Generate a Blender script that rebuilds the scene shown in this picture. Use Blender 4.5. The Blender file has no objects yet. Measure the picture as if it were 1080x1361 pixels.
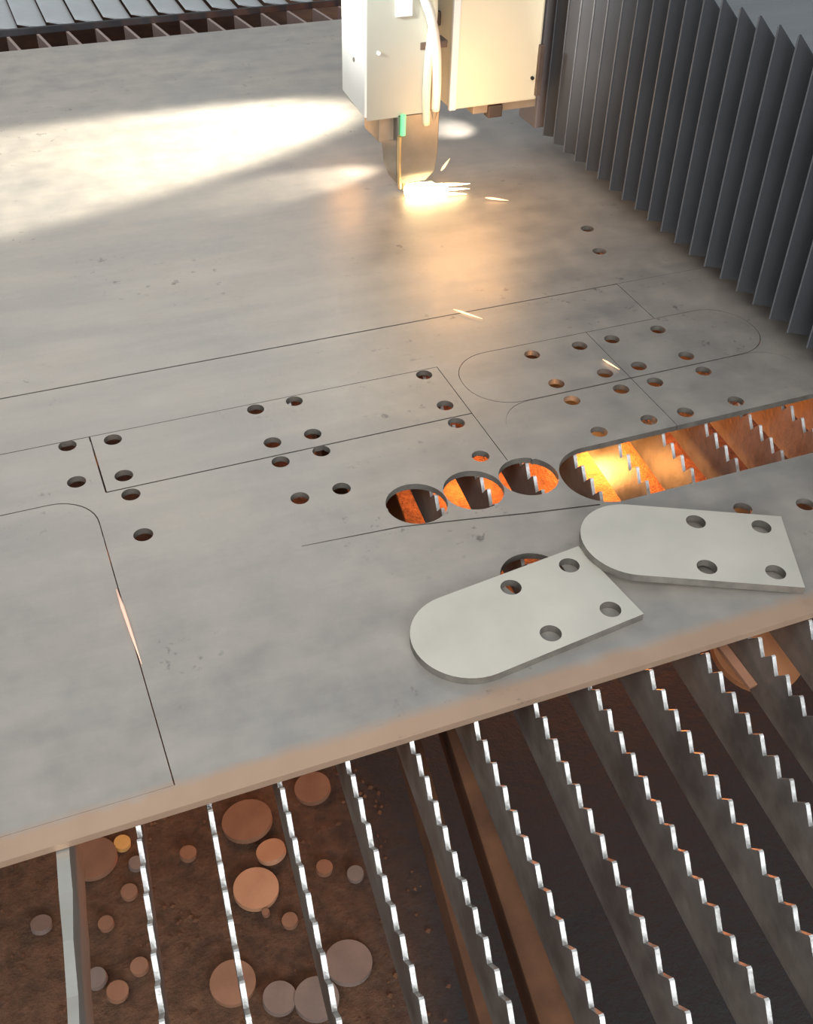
import bpy, bmesh, math, random
from mathutils import Vector, Matrix
from mathutils.geometry import delaunay_2d_cdt
random.seed(7)
S = bpy.context.scene
COL = S.collection
R = math.radians
PI = math.pi

# ------------------------------------------------------------------ camera, light, exposure
# World: z = 0 is the top of the steel sheet, X runs along its front edge, Y away from the viewer (metres).
cam = bpy.data.cameras.new('camera')
cam_ob = bpy.data.objects.new('camera', cam); COL.objects.link(cam_ob)
cam.sensor_fit = 'VERTICAL'; cam.sensor_height = 36.0
cam.lens = 1467.4 / 1361.0 * 36.0
cam.clip_start = 0.01; cam.clip_end = 100
cam_ob.matrix_world = (Matrix.Translation((0, 0, 0.9161)) @ Matrix.Rotation(R(-22.990), 4, 'Z')
                       @ Matrix.Rotation(R(49.592), 4, 'X') @ Matrix.Rotation(R(1.8196), 4, 'Z'))
S.camera = cam_ob

world = bpy.data.worlds.new('world'); S.world = world
world.use_nodes = True
bg = world.node_tree.nodes['Background']
bg.inputs[0].default_value = (0.80, 0.90, 1.0, 1); bg.inputs[1].default_value = 0.36

def lamp(name, kind, loc, energy, color, target=None, **kw):
    l = bpy.data.lights.new(name, kind); l.energy = energy; l.color = color
    for k, v in kw.items(): setattr(l, k, v)
    o = bpy.data.objects.new(name, l); COL.objects.link(o); o.location = loc
    if target is not None:
        o.rotation_euler = (Vector(target) - Vector(loc)).to_track_quat('-Z', 'Y').to_euler()
    return o

# big roof windows of the hall, behind and left of the viewer, and one over the far end
lamp('roof_window_light', 'AREA', (-1.2, -1.0, 3.2), 94, (1.0, 0.975, 0.94), (0.4, 0.9, 0), shape='RECTANGLE', size=2.2, size_y=2.2)
lamp('far_window_light', 'AREA', (0.4, 5.2, 2.6), 30, (1.0, 0.95, 0.88), (0.5, 1.2, 0), shape='RECTANGLE', size=3.0, size_y=1.2)
lamp('front_fill_light', 'AREA', (0.3, -2.0, 1.2), 60, (0.96, 0.98, 1.0), (0.5, 0.5, 0), shape='RECTANGLE', size=1.6, size_y=0.8)  # low fill added in front to whiten the slat teeth
# low lamp behind the beam: its narrow light slips past the end of the bellows along the sheet
lamp('low_work_lamp', 'SPOT', (1.88, 2.53, 0.42), 1500, (1.0, 0.92, 0.74), (0.20, 2.215, 0.0), spot_size=R(16.5), spot_blend=0.5, shadow_soft_size=0.03)
# unseen spots added under the carriage for a streak and a bright patch
lamp('added_carriage_spot', 'SPOT', (0.94, 2.03, 0.10), 30.0, (1.0, 0.90, 0.72), (0.62, 1.985, 0.0), spot_size=R(24), spot_blend=0.8, shadow_soft_size=0.015)
lamp('added_carriage_spot', 'SPOT', (1.03, 2.10, 0.115), 3.2, (1.0, 0.93, 0.82), (0.985, 2.145, 0.0), spot_size=R(56), spot_blend=1.0, shadow_soft_size=0.01)
# lamp on the left shining on the machine head
lamp('head_work_lamp', 'SPOT', (-0.9, 1.45, 1.15), 850, (1.0, 0.97, 0.90), (0.85, 1.93, 0.45), spot_size=R(13.5), spot_blend=0.6, shadow_soft_size=0.12)
# the cut itself and the burning slag that falls through the sheet, plus a fill added at the slot
lamp('cut_glow', 'POINT', (0.85, 1.76, 0.16), 1.7, (1.0, 0.54, 0.22), shadow_soft_size=0.10)
lamp('cut_glow', 'POINT', (0.70, 2.01, 0.09), 0.28, (1.0, 0.48, 0.16), shadow_soft_size=0.03)
lamp('slag_and_fill_glow', 'POINT', (1.24, 1.75, -0.63), 24, (1.0, 0.27, 0.05), shadow_soft_size=0.06)
lamp('slag_and_fill_glow', 'POINT', (0.735, 1.11, -0.12), 1.1, (1.0, 0.40, 0.10), shadow_soft_size=0.02)  # fill glow added beside the slot to brighten the slat sides
lamp('slag_and_fill_glow', 'POINT', (0.90, 1.78, -0.62), 8, (1.0, 0.27, 0.05), shadow_soft_size=0.05)
lamp('slag_and_fill_glow', 'POINT', (0.16, 1.16, -0.36), 1.1, (1.0, 0.50, 0.22), shadow_soft_size=0.06)

S.view_settings.view_transform = 'Standard'
S.view_settings.look = 'None'
S.view_settings.gamma = 1.0
S.view_settings.use_curve_mapping = False
S.view_settings.exposure = 0.0

# ------------------------------------------------------------------ materials
def nodes(name):
    m = bpy.data.materials.new(name); m.use_nodes = True
    nt = m.node_tree; b = nt.nodes['Principled BSDF']
    return m, nt, b
def noise(nt, scale, detail=4, rough=0.55, sx=1, sy=1, sz=1, coord='Object'):
    tc = nt.nodes.new('ShaderNodeTexCoord'); mp = nt.nodes.new('ShaderNodeMapping')
    mp.inputs['Scale'].default_value = (sx, sy, sz)
    n = nt.nodes.new('ShaderNodeTexNoise')
    n.inputs['Scale'].default_value = scale; n.inputs['Detail'].default_value = detail; n.inputs['Roughness'].default_value = rough
    nt.links.new(tc.outputs[coord], mp.inputs[0]); nt.links.new(mp.outputs[0], n.inputs['Vector'])
    return n.outputs['Fac']
def ramp(nt, fac, stops):
    r = nt.nodes.new('ShaderNodeValToRGB'); nt.links.new(fac, r.inputs[0])
    e = r.color_ramp.elements
    while len(e) < len(stops): e.new(0.5)
    for k, (p, c) in enumerate(stops):
        e[k].position = p; e[k].color = (c[0], c[1], c[2], 1) if not isinstance(c, (int, float)) else (c, c, c, 1)
    return r.outputs[0]
def mix(nt, fac, a, b, mode='MIX'):
    m = nt.nodes.new('ShaderNodeMix'); m.data_type = 'RGBA'; m.blend_type = mode
    for sock, v in ((m.inputs[0], fac), (m.inputs[6], a), (m.inputs[7], b)):
        if hasattr(v, 'links') or hasattr(v, 'node'): nt.links.new(v, sock)
        elif isinstance(v, (int, float)): sock.default_value = v
        else: sock.default_value = (*v, 1)
    return m.outputs[2]
def bump(nt, b, h, strength, dist=0.001):
    n = nt.nodes.new('ShaderNodeBump'); n.inputs['Strength'].default_value = strength; n.inputs['Distance'].default_value = dist
    nt.links.new(h, n.inputs['Height']); nt.links.new(n.outputs[0], b.inputs['Normal'])
def mat(name, c1, c2, scale=12, rough=0.5, metal=0.0, bumps=0.0, rough2=None, stretch=(1, 1, 1), coord='Object'):
    m, nt, b = nodes(name)
    f = noise(nt, scale, 5, 0.6, *stretch, coord=coord)
    nt.links.new(ramp(nt, f, [(0.32, c1), (0.68, c2)]), b.inputs['Base Color'])
    b.inputs['Metallic'].default_value = metal
    if rough2 is None: b.inputs['Roughness'].default_value = rough
    else: nt.links.new(ramp(nt, f, [(0.3, rough), (0.7, rough2)]), b.inputs['Roughness'])
    if bumps: bump(nt, b, noise(nt, scale * 6, 4, 0.6, *stretch, coord=coord), bumps)
    return m
def emit(name, c, s):
    m, nt, b = nodes(name)
    b.inputs['Base Color'].default_value = (*c, 1)
    b.inputs['Emission Color'].default_value = (*c, 1); b.inputs['Emission Strength'].default_value = s
    return m

def steel_sheet_mat():
    m, nt, b = nodes('hot_rolled_sheet')
    big = noise(nt, 2.6, 4, 0.55)
    fine = noise(nt, 16, 6, 0.65)
    streak = noise(nt, 5, 5, 0.6, 0.5, 3.0, 1)
    base = ramp(nt, big, [(0.30, (0.36, 0.345, 0.33)), (0.50, (0.45, 0.405, 0.36)), (0.70, (0.55, 0.485, 0.41))])
    base = mix(nt, 0.40, base, ramp(nt, fine, [(0.35, (0.31, 0.295, 0.275)), (0.65, (0.56, 0.52, 0.46))]))
    base = mix(nt, 0.25, base, ramp(nt, streak, [(0.4, (0.33, 0.32, 0.31)), (0.6, (0.50, 0.47, 0.42))]))
    # rusty strip along the front edge, orange light painted into it, and soot specks
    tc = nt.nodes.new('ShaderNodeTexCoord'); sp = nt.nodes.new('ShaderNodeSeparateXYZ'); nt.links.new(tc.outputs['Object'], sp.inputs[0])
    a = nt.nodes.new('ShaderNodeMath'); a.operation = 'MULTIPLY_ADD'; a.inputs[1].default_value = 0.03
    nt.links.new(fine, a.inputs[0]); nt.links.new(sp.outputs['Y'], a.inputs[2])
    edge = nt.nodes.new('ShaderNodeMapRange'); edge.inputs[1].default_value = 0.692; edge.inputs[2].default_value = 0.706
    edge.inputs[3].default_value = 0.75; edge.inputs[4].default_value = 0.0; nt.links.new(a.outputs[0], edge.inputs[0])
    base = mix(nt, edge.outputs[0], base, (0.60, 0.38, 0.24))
    speck = noise(nt, 42, 5, 0.7)
    patch = noise(nt, 3.3, 3, 0.5)
    sm = nt.nodes.new('ShaderNodeMath'); sm.operation = 'MULTIPLY'
    nt.links.new(ramp(nt, speck, [(0.60, 0.0), (0.68, 1.0)]), sm.inputs[0]); nt.links.new(ramp(nt, patch, [(0.52, 0.0), (0.62, 0.75)]), sm.inputs[1])
    base = mix(nt, sm.outputs[0], base, (0.15, 0.14, 0.13))
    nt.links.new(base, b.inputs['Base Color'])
    b.inputs['Metallic'].default_value = 0.55
    nt.links.new(ramp(nt, fine, [(0.3, 0.40), (0.7, 0.56)]), b.inputs['Roughness'])
    bump(nt, b, fine, 0.25, 0.0008)
    return m

M = {}
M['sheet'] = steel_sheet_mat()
M['loose'] = mat('clean_cut_steel', (0.63, 0.60, 0.52), (0.72, 0.68, 0.59), 9, 0.42, 0.4, 0.05, 0.52)
M['cut_edge'] = mat('dark_cut_edge', (0.13, 0.12, 0.105), (0.24, 0.22, 0.19), 30, 0.5, 0.4, 0.3)
M['slat'] = mat('worn_slat_steel', (0.16, 0.15, 0.14), (0.34, 0.32, 0.29), 14, 0.35, 0.5, 0.5, 0.55)
M['edge'] = mat('bare_tooth_highlight', (0.34, 0.33, 0.31), (0.86, 0.86, 0.84), 75, 0.30, 0.35, 0.5)  # bare steel brightened to carry painted highlights on the near tooth faces
M['slat_bar'] = mat('grey_bar_steel', (0.36, 0.35, 0.31), (0.46, 0.45, 0.41), 10, 0.5, 0.5, 0.3)
M['slat_end'] = mat('pinkish_slat_steel', (0.34, 0.25, 0.22), (0.46, 0.36, 0.32), 8, 0.5, 0.3, 0.2)
M['far_slat'] = mat('pale_slat_steel', (0.50, 0.53, 0.54), (0.64, 0.67, 0.68), 5, 0.5, 0.3, 0.2)
M['rail'] = mat('dark_rail_steel', (0.03, 0.03, 0.035), (0.07, 0.07, 0.075), 9, 0.6, 0.3, 0.2)
M['rust'] = mat('brown_rust', (0.085, 0.036, 0.018), (0.19, 0.082, 0.036), 10, 0.85, 0.0, 0.6)
M['slug'] = mat('rusty_slug', (0.25, 0.12, 0.07), (0.34, 0.17, 0.10), 16, 0.75, 0.1, 0.2)
M['offcut'] = mat('orange_rust_offcut', (0.42, 0.17, 0.07), (0.55, 0.25, 0.11), 16, 0.75, 0.1, 0.2)
M['slug_pale'] = mat('pale_rusty_slug', (0.50, 0.25, 0.14), (0.60, 0.32, 0.19), 16, 0.7, 0.1, 0.2)  # brighter rust tone for two of the discs
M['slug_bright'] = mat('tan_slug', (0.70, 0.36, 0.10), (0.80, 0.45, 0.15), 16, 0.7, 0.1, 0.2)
M['slug_grey'] = mat('grey_brown_slug', (0.20, 0.145, 0.12), (0.27, 0.195, 0.16), 16, 0.75, 0.1, 0.2)
M['bellows'] = mat('dark_bellows_cloth', (0.026, 0.028, 0.033), (0.040, 0.043, 0.049), 6, 0.55, 0.0, 0.2)
M['fold_glint'] = mat('grey_fold_highlight', (0.085, 0.088, 0.095), (0.13, 0.133, 0.14), 30, 0.4, 0.0, 0.2)  # paler strips painting the lit edges of the bellows folds
M['bellows_end'] = mat('brown_grey_end_plate', (0.20, 0.17, 0.17), (0.26, 0.22, 0.21), 6, 0.5, 0.2, 0.1)
M['white'] = mat('white_paint', (0.80, 0.80, 0.77), (0.86, 0.86, 0.83), 5, 0.4, 0, 0.05)
M['cream'] = mat('cream_paint', (0.76, 0.69, 0.50), (0.82, 0.75, 0.56), 5, 0.4, 0, 0.05)
M['greige'] = mat('grey_green_head', (0.36, 0.37, 0.32), (0.42, 0.43, 0.375), 5, 0.4, 0, 0.05)  # head housing and front panel, darker than its side panel
M['hose'] = mat('cream_hose', (0.78, 0.72, 0.62), (0.88, 0.84, 0.76), 20, 0.35, 0, 0.1)
M['nozzle'] = mat('grey_nozzle_metal', (0.22, 0.20, 0.165), (0.29, 0.26, 0.22), 14, 0.4, 0.5, 0.1)
M['tip_and_glint'] = mat('brass_tip_and_glint', (0.62, 0.45, 0.22), (0.75, 0.58, 0.32), 14, 0.35, 0.6, 0.1)
M['darkmetal'] = mat('dark_bracket', (0.07, 0.05, 0.04), (0.14, 0.10, 0.08), 14, 0.6, 0.2, 0.2)
M['brown'] = mat('brown_bracket', (0.32, 0.24, 0.16), (0.42, 0.33, 0.24), 14, 0.6, 0.2, 0.2)
M['black'] = mat('black_rubber', (0.015, 0.015, 0.016), (0.03, 0.03, 0.03), 14, 0.5, 0, 0.1)
M['green'] = emit('green_lamp', (0.15, 0.75, 0.25), 1.2)
M['spark'] = emit('white_hot_spark', (1.0, 0.78, 0.42), 9)
M['spark_dim'] = emit('dull_pink_spark', (0.85, 0.55, 0.42), 0.45)
M['spark_soft'] = emit('orange_spark', (1.0, 0.62, 0.34), 1.6)

def floor_mat():
    m, nt, b = nodes('slag_dust_floor')
    big = noise(nt, 2.2, 5, 0.6); fine = noise(nt, 34, 6, 0.7)
    c = ramp(nt, big, [(0.35, (0.085, 0.042, 0.024)), (0.55, (0.15, 0.072, 0.036)), (0.75, (0.08, 0.055, 0.045))])
    c = mix(nt, 0.5, c, ramp(nt, fine, [(0.38, (0.04, 0.022, 0.014)), (0.66, (0.21, 0.105, 0.055))]))
    tc = nt.nodes.new('ShaderNodeTexCoord'); sp = nt.nodes.new('ShaderNodeSeparateXYZ'); nt.links.new(tc.outputs['Object'], sp.inputs[0])
    # rusty dust heaped on the left, darker colour at the front right
    a = nt.nodes.new('ShaderNodeMath'); a.operation = 'MULTIPLY_ADD'; a.inputs[1].default_value = 0.35
    nt.links.new(big, a.inputs[0]); nt.links.new(sp.outputs['X'], a.inputs[2])
    mr = nt.nodes.new('ShaderNodeMapRange'); mr.inputs[1].default_value = 0.42; mr.inputs[2].default_value = 0.58
    nt.links.new(a.outputs[0], mr.inputs[0])
    back = nt.nodes.new('ShaderNodeMapRange'); back.inputs[1].default_value = 1.25; back.inputs[2].default_value = 1.5
    back.inputs[3].default_value = 1.0; back.inputs[4].default_value = 0.0; nt.links.new(sp.outputs['Y'], back.inputs[0])
    fm = nt.nodes.new('ShaderNodeMath'); fm.operation = 'MULTIPLY'; nt.links.new(mr.outputs[0], fm.inputs[0]); nt.links.new(back.outputs[0], fm.inputs[1])
    c = mix(nt, fm.outputs[0], c, (0.026, 0.026, 0.028))
    nt.links.new(c, b.inputs['Base Color']); b.inputs['Roughness'].default_value = 0.9
    bump(nt, b, fine, 0.9, 0.012)
    return m
M['floor'] = floor_mat()

# ------------------------------------------------------------------ helpers
def link(name, bm, m, parent=None, smooth=False):
    me = bpy.data.meshes.new(name); bm.normal_update(); bm.to_mesh(me); bm.free()
    for k in (m if isinstance(m, (list, tuple)) else [m]): me.materials.append(k)
    if smooth:
        for p in me.polygons: p.use_smooth = True
    o = bpy.data.objects.new(name, me); COL.objects.link(o)
    if parent is not None: o.parent = parent
    return o
def tag(o, label, cat, group=None):
    o['label'] = label; o['category'] = cat
    if group: o['group'] = group
    return o
def empty(name, loc, label, cat, group=None, rz=0.0):
    o = bpy.data.objects.new(name, None); COL.objects.link(o); o.empty_display_size = 0.03
    o.location = loc; o.rotation_euler = (0, 0, rz)
    return tag(o, label, cat, group)
def inside(p, poly):
    x, y = p; c = False; n = len(poly)
    for i in range(n):
        x1, y1 = poly[i]; x2, y2 = poly[i - 1]
        if (y1 > y) != (y2 > y) and x < (x2 - x1) * (y - y1) / (y2 - y1) + x1: c = not c
    return c
def prism(outer, holes, z0, z1, plain_below=-9):
    """A plate with apertures: outline and holes in plan, thickness z0..z1."""
    vs, es = [], []
    for loop in [outer] + holes:
        k = len(vs); n = len(loop)
        vs += [Vector(p) for p in loop]; es += [(k + i, k + (i + 1) % n) for i in range(n)]
    V, Ed, F, *_ = delaunay_2d_cdt(vs, es, [], 0, 1e-6)
    keep = []
    for f in F:
        c = sum((V[i] for i in f), Vector((0, 0))) / len(f)
        if inside(c, outer) and not any(inside(c, h) for h in holes): keep.append(f)
    bm = bmesh.new()
    top = [bm.verts.new((v.x, v.y, z1)) for v in V]; bot = [bm.verts.new((v.x, v.y, z0)) for v in V]
    cnt = {}
    for f in keep:
        a = sum(V[f[i - 1]].x * V[f[i]].y - V[f[i]].x * V[f[i - 1]].y for i in range(len(f)))
        f = list(f) if a > 0 else list(reversed(f))
        bm.faces.new([top[i] for i in f]); bm.faces.new([bot[i] for i in reversed(f)])
        for i in range(len(f)):
            e = (f[i - 1], f[i]); cnt[e] = cnt.get(e, 0) + 1
    for (a, b) in cnt:
        if (b, a) not in cnt:
            f = bm.faces.new((top[a], bot[a], bot[b], top[b]))
            f.material_index = 0 if max(V[a].y, V[b].y) < plain_below else 1
    bmesh.ops.delete(bm, geom=[v for v in bm.verts if not v.link_faces], context='VERTS')
    return bm
def circ(x, y, r, n=28): return [(x + r * math.cos(2 * PI * i / n), y + r * math.sin(2 * PI * i / n)) for i in range(n)]
def rect(x0, x1, y0, y1, r=(0, 0, 0, 0), n=10):
    """rectangle with corner radii (x0y0, x1y0, x1y1, x0y1)"""
    out = []
    for (cx, cy, a, rr) in ((x0, y0, PI, r[0]), (x1, y0, 1.5 * PI, r[1]), (x1, y1, 0, r[2]), (x0, y1, .5 * PI, r[3])):
        if rr <= 0: out.append((cx, cy)); continue
        ox = cx + rr if cx == x0 else cx - rr; oy = cy + rr if cy == y0 else cy - rr
        for i in range(n + 1):
            t = a + .5 * PI * i / n; out.append((ox + rr * math.cos(t), oy + rr * math.sin(t)))
    res = []
    for p in out:
        if not res or (abs(p[0] - res[-1][0]) + abs(p[1] - res[-1][1])) > 1e-5: res.append(p)
    if abs(res[0][0] - res[-1][0]) + abs(res[0][1] - res[-1][1]) < 1e-5: res.pop()
    return res
def box(bm, x0, x1, y0, y1, z0, z1, bev=0.0, mi=0):
    r = bmesh.ops.create_cube(bm, size=1.0)
    bmesh.ops.scale(bm, vec=(x1 - x0, y1 - y0, z1 - z0), verts=r['verts'])
    bmesh.ops.translate(bm, vec=((x0 + x1) / 2, (y0 + y1) / 2, (z0 + z1) / 2), verts=r['verts'])
    fs = set(f for v in r['verts'] for f in v.link_faces)
    if bev:
        rr = bmesh.ops.bevel(bm, geom=list({e for v in r['verts'] for e in v.link_edges}), offset=bev, segments=2, affect='EDGES', profile=0.6)
    for f in bm.faces:
        if f in fs or (bev and f.is_valid): f.material_index = mi
    return bm
def tube(bm, pts, rad, n=10, caps=True):
    pts = [Vector(p) for p in pts]; rings = []
    for i, p in enumerate(pts):
        d = (pts[min(i + 1, len(pts) - 1)] - pts[max(i - 1, 0)]).normalized()
        u = d.cross(Vector((0.3, 1, 0.1))).normalized(); w = d.cross(u)
        r = rad[i] if isinstance(rad, (list, tuple)) else rad
        rings.append([bm.verts.new(p + (u * math.cos(2 * PI * k / n) + w * math.sin(2 * PI * k / n)) * r) for k in range(n)])
    for a, b in zip(rings, rings[1:]):
        for k in range(n): bm.faces.new((a[k], a[(k + 1) % n], b[(k + 1) % n], b[k]))
    if caps: bm.faces.new(list(reversed(rings[0]))); bm.faces.new(rings[-1])
    bmesh.ops.recalc_face_normals(bm, faces=bm.faces)
    return bm
def smoothcurve(pts, n=6):
    P = [Vector(p) for p in pts]; P = [2 * P[0] - P[1]] + P + [2 * P[-1] - P[-2]]; out = []
    for i in range(1, len(P) - 2):
        for k in range(n):
            t = k / n; a, b, c, d = P[i - 1:i + 3]
            out.append(.5 * (2 * b + (c - a) * t + (2 * a - 5 * b + 4 * c - d) * t * t + (3 * b - a - 3 * c + d) * t ** 3))
    return out + [P[-2]]

# ------------------------------------------------------------------ the setting: tray floor under the slats
ZF = -0.70
bm = bmesh.new()
nx, ny = 60, 90
g = [[bm.verts.new((-1.0 + 4.6 * i / nx, -0.6 + 8.6 * j / ny, ZF + random.uniform(-.006, .006))) for i in range(nx + 1)] for j in range(ny + 1)]
for j in range(ny):
    for i in range(nx): bm.faces.new((g[j][i], g[j][i + 1], g[j + 1][i + 1], g[j + 1][i]))
fl = link('floor', bm, M['floor'], smooth=True); fl['kind'] = 'structure'

# ------------------------------------------------------------------ the steel sheet with its nested blanks
T = 0.009
sheet = empty('steel_sheet', (0, 0, 0), 'large grey steel sheet full of cut outlines and holes, lying on the slats', 'metal sheet')
HR = 0.0122
small = [(.039, 1.279), (.099, 1.272), (.038, 1.196), (.098, 1.188), (.099, 1.146), (.098, 1.063), (.302, 1.275), (.360, 1.276), (.302, 1.191),
         (.360, 1.191), (.300, 1.146), (.359, 1.150), (.301, 1.064), (.358, 1.064), (.563, 1.276), (.561, 1.192), (.559, 1.147), (.559, 1.065),
         (1.034, 1.625), (1.011, 1.539), (.742, 1.272), (.824, 1.270), (.882, 1.270), (.967, 1.271), (.740, 1.188), (.823, 1.188), (.882, 1.188),
         (.967, 1.188), (.741, 1.141), (.824, 1.142), (.882, 1.141), (.968, 1.142), (.740, 1.059), (.822, 1.060), (.882, 1.058), (.968, 1.057)]
skeleton_small = [(1.034, 1.625), (1.011, 1.539), (.833, .846), (.916, .825)]
big = [(.439, 1.002), (.520, 1.002), (.601, 1.003), (.520, .828)]
G = 0.0019                                            # half of a visible kerf
# (x0, x1, y0, y1, corner radii, gaps left right bottom top)
blanks = [
    (-.50, .070, 1.161, 1.290, (0, 0, 0, 0), (0, .001, 0, .0014)),
    (.070, .330, 1.161, 1.290, (0, 0, 0, 0), (.0012, 0, .0012, .0012)),
    (.330, .590, 1.161, 1.290, (0, 0, 0, 0), (0, .0012, .0012, .0012)),
    (.070, .330, 1.0435, 1.161, (0, 0, 0, 0), (0, 0, 0, .001)),
    (.330, .590, 1.0435, 1.161, (0, 0, 0, 0), (0, .0012, 0, .001)),
    (.608, .853, 1.163, 1.303, (.066, 0, 0, .066), (.0008, .0005, .0012, .0012)),
    (.853, 1.120, 1.163, 1.303, (0, .066, .066, 0), (.0005, .0008, .0012, .0012)),
    (.622, .853, 1.034, 1.163, (.0, 0, 0, .060), (.0, .0005, 0, .0012)),
    (.853, 1.120, 1.034, 1.163, (0, 0, .060, 0), (.0005, 0, 0, .0012)),
    (-.50, .600, 1.290, 1.425, (0, 0, 0, 0), (0, 0, 0, .0026)),
    (.600, .980, 1.303, 1.425, (0, 0, 0, 0), (0, .0006, 0, .0022)),
    (.980, 1.320, 1.303, 1.425, (0, 0, 0, 0), (.0006, 0, 0, .0009)),
    (-.50, .052, .684, 1.161, (0, 0, .055, 0), (0, .0013, .0003, .0016)),
]
ap = []
for (x0, x1, y0, y1, r, gp) in blanks:
    ap.append(rect(x0, x1, y0, y1, r))
    ins = rect(x0 + gp[0], x1 - gp[1], y0 + gp[2], y1 - gp[3], tuple(max(0, q - .0008) if q else 0 for q in r))
    hs = [circ(x, y, HR) for (x, y) in small if x0 < x < x1 and y0 < y < y1]
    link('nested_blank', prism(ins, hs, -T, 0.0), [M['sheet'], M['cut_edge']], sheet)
slot = rect(.640, 1.75, .914, 1.034, (.058, 0, 0, .058), 12)
crack = [(.275, .9745), (.403, .9655), (.487, .9495), (.565, .9335), (.662, .9165), (.662, .9190), (.565, .9362), (.487, .9520), (.403, .9677), (.275, .9755)]
outer = rect(-.50, 1.75, .657, 2.940)
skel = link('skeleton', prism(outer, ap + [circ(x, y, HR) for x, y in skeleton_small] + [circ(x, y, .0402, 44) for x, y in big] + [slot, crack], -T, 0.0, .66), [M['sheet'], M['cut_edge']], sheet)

# ------------------------------------------------------------------ two loose cut pieces lying on the sheet
def loose_piece(name, loc, rz, ry, label, L=.262, W=.130):
    holes = [(L - .030, .0415), (L - .030, -.0415), (L - .113, .0415), (L - .113, -.0415)]
    out = []
    for i in range(25):
        t = PI / 2 + PI * i / 24; out.append((W / 2 + W / 2 * math.cos(t), W / 2 * math.sin(t)))
    out += [(L, -W / 2), (L, W / 2)]
    bm = prism(out, [circ(x, y, .0125) for x, y in holes], 0, .010)
    o = link(name, bm, [M['loose'], M['cut_edge']])
    o.location = loc; o.rotation_euler = (0, ry, rz)
    return tag(o, label, 'metal piece', 'loose cut pieces')
loose_piece('cut_piece', (.337, .752, .0004), R(6.6), 0, 'loose round-ended steel piece with four holes, half covering a dark round hole')
loose_piece('cut_piece', (.594, .853, .0128), R(-24.0), R(2.5), 'loose round-ended steel piece tilted over the corner of another, below the glowing slot')

# ------------------------------------------------------------------ sawtooth support slats
TH = R(5.55)
def slat(name, length, pitch, h, depth, thick, m, worn=0.12, skip=0.0, lean=.0):
    """vertical strip along +Y with triangular teeth on its upper edge"""
    prof = []; n = int(length / pitch)
    for k in range(n):
        t = -random.uniform(0, worn) * h
        if random.random() < skip: t = -h * .7
        prof += [(k * pitch, -h * .98), (k * pitch + pitch * .46, t), (k * pitch + pitch * .54, t)]
    prof.append((n * pitch, -h))
    bm = bmesh.new(); L = []
    for s in (-1, 1):
        L.append(([bm.verts.new((s * thick / 2, y, z)) for y, z in prof], [bm.verts.new((s * thick / 2, y, -depth)) for y, z in prof]))
    for i in range(len(prof) - 1):
        (a, c), (b, d) = L
        bm.faces.new((a[i + 1], a[i], c[i], c[i + 1])); bm.faces.new((b[i], b[i + 1], d[i + 1], d[i]))
        bm.faces.new((a[i], a[i + 1], b[i + 1], b[i])).material_index = 0 if i % 3 == 2 else 1
        bm.faces.new((c[i + 1], c[i], d[i], d[i + 1]))
    (a, c), (b, d) = L
    bm.faces.new((a[0], b[0], d[0], c[0])); bm.faces.new((b[-1], a[-1], c[-1], d[-1]))
    return link(name, bm, [m, M['edge']])
words = ['first', 'second', 'third', 'fourth', 'fifth', 'sixth', 'seventh', 'eighth', 'ninth', 'tenth', 'eleventh', 'twelfth', 'thirteenth',
         'fourteenth', 'fifteenth', 'sixteenth', 'seventeenth', 'eighteenth', 'nineteenth', 'twentieth']
for k in range(1, 18):
    x0 = -.0625 + .0717 * k; y0 = .06 if k < 8 else .16
    o = slat('support_slat', 2.42, .0298, .0185, .076, .0047, M['slat'])
    o.location = (x0 + math.tan(TH) * (y0 - .66) + random.uniform(-.001, .001), y0 + random.uniform(-.012, .012), -T - .0005)
    o.rotation_euler = (0, 0, -TH)
    if k <= 11: lab = 'sawtooth steel support slat, %s toothed one from the left below the sheet edge' % words[k - 1]
    else: lab = 'rusty sawtooth support slat under the sheet, %s from the left, seen through the slot' % words[k - 1]
    tag(o, lab, 'slat', 'sawtooth slats under the sheet')
# the leftmost one is a worn flat bar
bm = bmesh.new()
P = []; yy = 0.0
while yy < 1.6:
    t = .0055 + random.uniform(-.0012, .0012); zt = -random.uniform(0, .006)
    P.append((yy, t, zt)); yy += random.choice((.02, .035, .05))
v = [[bm.verts.new((s * t, y, z if top else -.10)) for (y, t, z) in P] for top in (1, 0) for s in (-1, 1)]
for i in range(len(P) - 1):
    bm.faces.new((v[0][i], v[0][i + 1], v[1][i + 1], v[1][i])); bm.faces.new((v[0][i + 1], v[0][i], v[2][i], v[2][i + 1]))
    bm.faces.new((v[1][i], v[1][i + 1], v[3][i + 1], v[3][i])); bm.faces.new((v[2][i + 1], v[2][i], v[3][i], v[3][i + 1]))
for i in (0, -1): bm.faces.new((v[0][i], v[1][i], v[3][i], v[2][i]))
bmesh.ops.recalc_face_normals(bm, faces=bm.faces)
o = link('support_slat', bm, M['slat_bar']); o.location = (-.0625 + math.tan(TH) * (.30 - .66), .30, -T - .001); o.rotation_euler = (0, 0, -TH)
tag(o, 'flat worn grey support bar without teeth at the far left', 'slat', 'sawtooth slats under the sheet')

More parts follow.
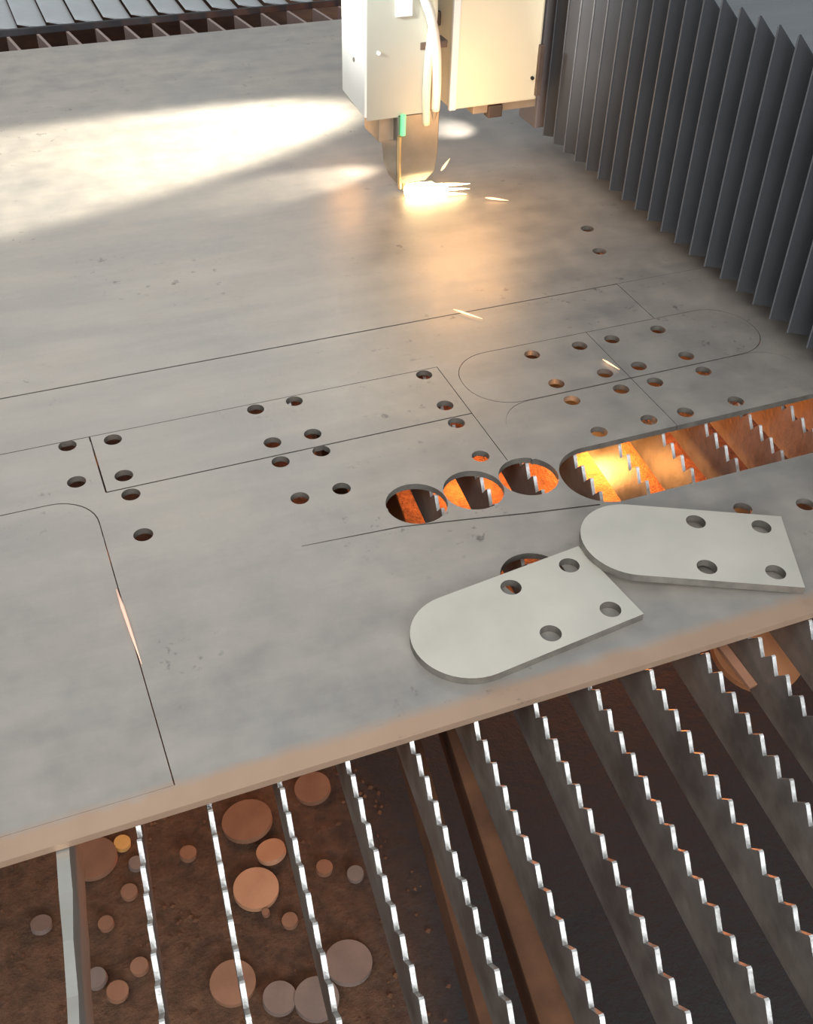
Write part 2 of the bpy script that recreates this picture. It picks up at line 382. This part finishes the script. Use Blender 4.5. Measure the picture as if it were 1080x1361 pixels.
# ------------------------------------------------------------------ beyond the sheet: short slat ends, cross rail, far slats
for k in range(13):
    bm = bmesh.new(); box(bm, -.004, .004, 0, .42, -.07, 0, .001)
    o = link('slat_end', bm, M['slat_end']); o.location = (.225 + .0747 * k, 2.69, -.016); o.rotation_euler = (0, 0, R(8))
    tag(o, 'short slat end between the far sheet edge and the dark rail, %s from the left' % words[k], 'slat', 'slat ends at the far edge')
bm = bmesh.new(); box(bm, -.4, 1.7, 3.122, 3.130, -.022, -.004, .002)
tag(link('cross_rail', bm, M['rail']), 'thin dark cross rail running behind the far edge of the sheet', 'rail')
bm = bmesh.new(); box(bm, -.6, 2.2, 3.16, 4.10, -.215, -.20, .002)
tag(link('far_tray', bm, M['rust']), 'rusty brown tray plate lying under the slat ends at the far edge', 'tray')
bed = empty('slat_bed', (0, 3.142, .03), 'bed of pale grey overlapping slats beyond the thin dark rail', 'slat bed')
for k in range(14):
    bm = bmesh.new()
    y1 = 1.3
    vs = [bm.verts.new(p) for p in ((0, 0, -.03), (.006, 0, -.03), (.0735, 0, -.043), (.0675, 0, -.048), (0, y1, -.03), (.006, y1, -.03), (.0735, y1, -.043), (.0675, y1, -.048))]
    for f in ((0, 1, 2, 3), (7, 6, 5, 4), (0, 4, 5, 1), (1, 5, 6, 2), (2, 6, 7, 3), (3, 7, 4, 0)): bm.faces.new([vs[i] for i in f])
    bmesh.ops.recalc_face_normals(bm, faces=bm.faces)
    o = link('slat', bm, M['far_slat'], bed); o.location = (.050 + .0735 * k, 0, 0)

# ------------------------------------------------------------------ slugs lying on the tray floor
def slug(name, x, y, r, m, label, tilt=0.0, rim=.010, lift=0):
    bm = prism(circ(0, 0, r, 30 if r > .02 else 18), [], 0, rim)
    o = link(name, bm, [M[m], M[m]]); o.location = (x, y, ZF + .006 + abs(math.sin(tilt)) * r + lift)
    o.rotation_euler = (tilt, tilt * .4, random.uniform(0, 6))
    return tag(o, label, 'slug', 'round slugs on the tray floor')
SL = [(-.064, 1.102, .038, 'slug', 'large rust-brown disc beside the worn flat bar under the sheet edge', .05),
      (-.016, 1.115, .0135, 'slug_bright', 'small bright orange disc at the rim of the large disc near the sheet edge', .1),
      (-.022, 1.023, .013, 'slug', 'small brown slug between the first two bars, upper of three', .1),
      (-.065, .982, .012, 'slug', 'small brown slug between the first two bars, middle of three', .1),
      (-.031, .895, .0135, 'slug', 'small brown slug near the second bar, low in the photo', .1),
      (-.094, .899, .016, 'slug_grey', 'small dull slug beside the flat bar, upper of the pair at the lower left', .15),
      (-.070, .868, .016, 'slug', 'small brown slug in the pair at the lower left, lower one', .12),
      (.080, 1.057, .0135, 'slug', 'small brown slug just left of the third bar, below the sheet edge', .1),
      (.187, 1.080, .042, 'slug', 'large rusty slug half under the sheet edge, between third and fourth bars', -.12),
      (.208, 1.009, .024, 'slug_pale', 'mid-sized rusty slug tilted above the brightest large disc', .22),
      (.166, .956, .036, 'slug_pale', 'large bright orange-brown disc right of the third bar', .06),
      (.310, 1.105, .031, 'slug', 'rusty disc under the sheet edge right of the fourth bar', -.1),
      (.279, .953, .0135, 'slug', 'small tan slug right of the fourth bar, left of two', .1),
      (.323, .925, .0135, 'slug_grey', 'small grey-brown slug right of the fourth bar, right of two', .1),
      (.201, .885, .0125, 'slug', 'small tan slug below the large bright disc', .1),
      (.262, .787, .036, 'slug_grey', 'large grey-brown disc behind the fourth bar near the bottom', .08),
      (.092, .820, .034, 'slug', 'large dim rusty disc left of the third bar near the bottom', .06),
      (.149, .772, .025, 'slug_grey', 'mid-sized grey-brown disc between third and fourth bars at the bottom', .12),
      (.200, .752, .033, 'slug_grey', 'large faint brown disc at the bottom of the photo between two grey-brown discs', .05),
      (-.159, 1.014, .016, 'slug_grey', 'dull brown slug left of the worn flat bar', .2),
      (.170, .912, .006, 'slug', 'tiny chip beside the large bright disc', .1),
      (-.003, 1.069, .012, 'slug_grey', 'small dull slug just below the small bright orange disc', .2)]
for (x, y, r, m, lab, t) in SL: slug('slug', x, y, r, m, lab, t)

bm = bmesh.new()
for _ in range(520):
    x, y = random.uniform(-.32, .42), random.uniform(.62, 1.35); q = random.uniform(.0015, .0055)
    if any((x - a[0]) ** 2 + (y - a[1]) ** 2 < (a[2] + .022) ** 2 for a in SL): continue
    vs = [bm.verts.new((x + q * math.cos(t) * random.uniform(.6, 1.3), y + q * math.sin(t) * random.uniform(.6, 1.3), ZF + .004)) for t in (0, 1.6, 3.2, 4.7)]
    tp = bm.verts.new((x, y, ZF + .006 + q * random.uniform(.5, 1.1)))
    for k in range(4): bm.faces.new((vs[k], vs[(k + 1) % 4], tp))
o = link('slag_crumbs', bm, M['rust']); o['kind'] = 'stuff'
tag(o, 'rust-brown slag crumbs strewn between the slugs on the tray floor', 'slag')

# rusty beam between two slats and a rusty offcut leaning under the right end
def slanted_beam(name, x0, x1, y0, y1, z0, z1, m, label, cat, rz):
    bm = bmesh.new(); box(bm, x0, x1, y0, y1, z0, z1, .003)
    o = link(name, bm, m); o.rotation_euler = (0, 0, rz)
    return tag(o, label, cat)
o = slanted_beam('support_beam', -.019, .019, 0, 2.4, -.05, 0, M['rust'], 'rust-brown lengthwise beam below the slats near the middle', 'beam', -R(9)); o.location = (.310, .20, -.135)
o = slanted_beam('support_beam', -.012, .012, 0, 2.4, -.05, 0, M['rust'], 'narrow dark-brown lengthwise beam below the slats, left of the wider one', 'beam', -R(9)); o.location = (.248, .20, -.145)
bm = prism(circ(0, 0, .062, 36), [], 0, .01)
o = link('offcut', bm, [M['offcut'], M['offcut']]); o.location = (.815, .735, -.150); o.rotation_euler = (.30, 0, -.1)
tag(o, 'rust-orange round offcut lodged between slats below the right end of the sheet', 'metal piece')
bm = bmesh.new(); box(bm, -.006, .006, -.04, .04, 0, .006, .001)
o = link('metal_strip', bm, M['slug']); o.location = (.705, .665, -.055); o.rotation_euler = (.2, 0, .1)
tag(o, 'short rusty strip caught between slats below the sheet edge', 'metal piece')

# ------------------------------------------------------------------ bellows cover of the gantry beam
bel = empty('bellows_cover', (1.11, 1.0, 0.04), 'dark grey pleated bellows cover standing beside the steel sheet', 'bellows')
PT = .0455; D = .029; ZT = .400; zl = .040
def pleat_mesh():
    bm = bmesh.new(); th = .0025
    # plan zigzag: outer fold at y=0, inner folds half a pitch away; outer folds stand a little higher
    pr = [(D, PT / 2, ZT - zl), (0, 0, ZT), (D, -PT / 2, ZT - zl)]
    A = [(bm.verts.new((x, y, 0)), bm.verts.new((x, y, z))) for x, y, z in pr]
    B = [(bm.verts.new((x + th, y, 0)), bm.verts.new((x + th, y, z))) for x, y, z in pr]
    for i in range(2):
        bm.faces.new((A[i][0], A[i + 1][0], A[i + 1][1], A[i][1])); bm.faces.new((B[i + 1][0], B[i][0], B[i][1], B[i + 1][1]))
        bm.faces.new((A[i][1], A[i + 1][1], B[i + 1][1], B[i][1])); bm.faces.new((A[i + 1][0], A[i][0], B[i][0], B[i + 1][0]))
    for i in (0, 2): bm.faces.new((A[i][0], A[i][1], B[i][1], B[i][0]))
    bmesh.ops.recalc_face_normals(bm, faces=bm.faces)
    return bm
def glint_mesh():
    bm = bmesh.new(); tube(bm, [(0, 0, .0), (0, 0, ZT - .002)], .0013, 6); return bm
p0 = link('pleat', pleat_mesh(), M['bellows'], bel); s0 = link('fold_highlight', glint_mesh(), M['fold_glint'], p0)
s0.location = (-.0008, 0, 0)
y = 1.958
i = 0
while y > .70:
    if i == 0: p, s = p0, s0
    else:
        p = p0.copy(); COL.objects.link(p); p.parent = bel
        s = s0.copy(); COL.objects.link(s); s.parent = p
    p.location = (random.uniform(-.0012, .0012), y - 1.0, random.uniform(-.0015, .0015)); y -= PT; i += 1
bm = bmesh.new(); box(bm, -.008, .060, .985, 1.060, .006, ZT + .02, .003); link('end_plate', bm, M['bellows_end'], bel)

bm = bmesh.new(); box(bm, 1.185, 1.75, .3, 2.05, .08, .385, .004)
gm = mat('brushed_grey_cover', (0.17, 0.18, 0.185), (0.23, 0.24, 0.245), 9, 0.25, 0.2, 0.7, 0.4, stretch=(.12, 1.0, 1))
gb = empty('gantry_beam', (1.4, 1.2, .08), 'smooth grey cover on top of the beam behind the bellows', 'machine beam')
o = link('beam_cover', bm, gm, gb); o.matrix_parent_inverse = Matrix.Translation((-1.4, -1.2, -.08))

# ------------------------------------------------------------------ cutting head
head = empty('cutting_head', (.77, 1.865, .012), 'white and grey laser cutting head with hoses, its nozzle sparking on the sheet', 'cutting head')
INV = Matrix.Translation((-.77, -1.865, -.012))
def hp(name, bm, m, smooth=False, parent=None):
    o = link(name, bm, m, parent or head, smooth); o.matrix_parent_inverse = INV if parent is None else Matrix.Identity(4)
    return o
bm = bmesh.new(); box(bm, .683, .795, 1.856, 1.966, .164, .62, .003); hp('housing', bm, M['greige'])
bm = bmesh.new()
vs = [bm.verts.new((x, y, z)) for x in (.679, .683) for (y, z) in ((1.850, .167), (1.970, .177), (1.970, .62), (1.850, .62))]
for f in ((3, 2, 1, 0), (4, 5, 6, 7), (0, 1, 5, 4), (1, 2, 6, 5), (2, 3, 7, 6), (3, 0, 4, 7)): bm.faces.new([vs[i] for i in f])
bmesh.ops.recalc_face_normals(bm, faces=bm.faces)
hp('side_panel', bm, M['white'])
bm = bmesh.new(); box(bm, .683, .796, 1.850, 1.856, .160, .62, .0015); hp('front_panel', bm, M['greige'])
bm = bmesh.new(); box(bm, .735, .765, 1.846, 1.850, .335, .40, .001); hp('label_plate', bm, M['white'])
bm = bmesh.new(); tube(bm, [(.704, 1.850, .278), (.704, 1.846, .278)], .0035, 10); hp('screw', bm, M['white'])
bm = bmesh.new(); tube(bm, [(.6795, 1.905, .252), (.6775, 1.905, .252)], .004, 10); hp('screw', bm, M['nozzle'])
# hoses down the right side of the housing
h1 = smoothcurve([(.770, 1.842, .50), (.778, 1.838, .385), (.795, 1.836, .335), (.808, 1.838, .28), (.815, 1.845, .215), (.817, 1.852, .165)], 6)
bm = bmesh.new(); tube(bm, h1, .0085, 12); hp('hose', bm, M['hose'], True)
h2 = smoothcurve([(.790, 1.856, .50), (.800, 1.852, .40), (.806, 1.850, .34), (.799, 1.846, .27), (.797, 1.848, .20), (.800, 1.852, .14)], 6)
bm = bmesh.new(); tube(bm, h2, .0075, 12); hp('hose', bm, M['cream'], True)
bm = bmesh.new(); box(bm, .783, .835, 1.848, 1.880, .275, .288, .002); hp('hose_clamp', bm, M['darkmetal'])
bm = bmesh.new(); tube(bm, [(.815, 1.858, .165), (.815, 1.860, .13)], [.011, .008], 12); hp('hose_fitting', bm, M['nozzle'])
# nozzle body: block stepped and tapered down to the tip
bm = bmesh.new(); box(bm, .713, .826, 1.868, 1.945, .110, .168, .003); hp('nozzle_mount', bm, M['brown'])
bm = bmesh.new()
sec = [(.742, .826, 1.850, 1.930, .165), (.742, .826, 1.850, 1.930, .085), (.743, .822, 1.852, 1.920, .048), (.748, .806, 1.858, 1.905, .028)]
rings = [[bm.verts.new(p) for p in ((a, c, z), (b, c, z), (b, d, z), (a, d, z))] for a, b, c, d, z in sec]
for A, B in zip(rings, rings[1:]):
    for k in range(4): bm.faces.new((A[k], B[k], B[(k + 1) % 4], A[(k + 1) % 4]))
bm.faces.new(rings[0]); bm.faces.new(list(reversed(rings[-1]))); bmesh.ops.recalc_face_normals(bm, faces=bm.faces)
bmesh.ops.bevel(bm, geom=list(bm.edges), offset=.002, segments=1, affect='EDGES')
hp('nozzle_body', bm, M['nozzle'])
bm = bmesh.new(); tube(bm, [(.746, 1.848, .125), (.746, 1.848, .075), (.749, 1.853, .045), (.754, 1.860, .020)], .004, 8); hp('nozzle_highlight', bm, M['tip_and_glint'])  # highlight down the nozzle's left edge, built as a bright strip
bm = bmesh.new(); tube(bm, [(.772, 1.880, .030), (.772, 1.880, .018), (.772, 1.880, .006)], [.015, .012, .005], 16); hp('nozzle_tip', bm, M['tip_and_glint'])
bm = bmesh.new(); tube(bm, [(.752, 1.846, .165), (.752, 1.846, .128)], .005, 10); hp('status_light', bm, M['green'])

bm = bmesh.new(); tube(bm, [(.737, 1.842, .52), (.738, 1.842, .372)], .0028, 8); hp('cable', bm, M['black'])

# carriage cover beside the head
car = empty('carriage', (.95, 1.96, .14), 'cream carriage housing hanging from the beam right of the cutting head', 'machine housing')
CINV = Matrix.Translation((-.95, -1.96, -.14))
def cp(name, bm, m):
    o = link(name, bm, m, car); o.matrix_parent_inverse = CINV; return o
bm = bmesh.new(); box(bm, .872, 1.052, 1.900, 2.06, .141, .62, .004); cp('cover', bm, M['cream'])
bm = bmesh.new(); box(bm, .866, .880, 1.896, 1.905, .141, .62, .002); cp('cover_edge', bm, M['white'])
bm = bmesh.new(); box(bm, 1.046, 1.056, 1.892, 1.905, .150, .245, .001); cp('side_strip', bm, M['darkmetal'])
bm = bmesh.new(); tube(bm, [(1.038, 1.900, .184), (1.038, 1.896, .184)], .0035, 10); cp('bolt', bm, M['black'])
bm = bmesh.new(); box(bm, .925, 1.060, 1.915, 2.04, .121, .141, .002); cp('base_plate', bm, M['brown'])
bm = bmesh.new(); box(bm, .955, .985, 1.908, 1.93, .112, .136, .002); cp('bracket', bm, M['darkmetal'])
bm = bmesh.new(); box(bm, .835, .872, 1.99, 2.06, .10, .62, .002); cp('back_plate', bm, M['brown'])
bm = bmesh.new(); box(bm, .83, .872, 1.965, 1.99, .275, .300, .002); cp('cable_clamp', bm, M['darkmetal'])
bm = bmesh.new(); tube(bm, smoothcurve([(.845, 1.96, .60), (.850, 1.955, .35), (.842, 1.96, .25), (.838, 1.985, .17)], 5), .006, 8); cp('cable', bm, M['brown'])

# ------------------------------------------------------------------ sparks
def spark(name, a, b, r, m, label):
    a = Vector(a); b = Vector(b); bm = bmesh.new()
    tube(bm, [a, a.lerp(b, .25), a.lerp(b, .6), b], [r * .35, r, r * .8, r * .15], 8)
    return tag(link(name, bm, M[m], None, True), label, 'spark', 'flying sparks')
bm = bmesh.new()
tube(bm, smoothcurve([(.764, 1.857, .010), (.772, 1.852, .013), (.79, 1.848, .015), (.815, 1.846, .014), (.845, 1.844, .012)], 4),
     [.007] + [.013] * 4 + [.0155] * 4 + [.015] * 4 + [.011] * 3 + [.008, .003], 12)
tag(link('spark_flare', bm, M['spark'], None, True), 'white-hot flare of sparks at the foot of the cutting nozzle', 'spark')
spark('spark', (.825, 1.845, .022), (.893, 1.842, .016), .0032, 'spark', 'bright spark streak shooting right from the flare, upper of three')
spark('spark', (.825, 1.842, .014), (.890, 1.836, .009), .0030, 'spark', 'bright spark streak shooting right from the flare, middle of three')
spark('spark', (.825, 1.838, .008), (.880, 1.828, .003), .0028, 'spark', 'bright spark streak shooting right from the flare, lowest of three')
spark('spark', (.905, 1.795, .006), (.945, 1.775, .003), .0024, 'spark_soft', 'lone pale spark lying on the sheet right of the flare')
spark('spark', (.868, 1.925, .012), (.890, 1.935, .03), .003, 'spark_soft', 'faint spark behind the nozzle, beside its foot')
spark('spark', (.680, 1.434, .003), (.712, 1.391, .003), .0018, 'spark_soft', 'short faint spark on the sheet near its middle kerf line')
spark('spark', (.836, 1.219, .003), (.846, 1.185, .003), .0014, 'spark_soft', 'tiny spark among the holes on the right')
spark('spark', (.049, .975, .003), (.053, .850, .003), .0022, 'spark_dim', 'long thin spark lying along the left kerf line')
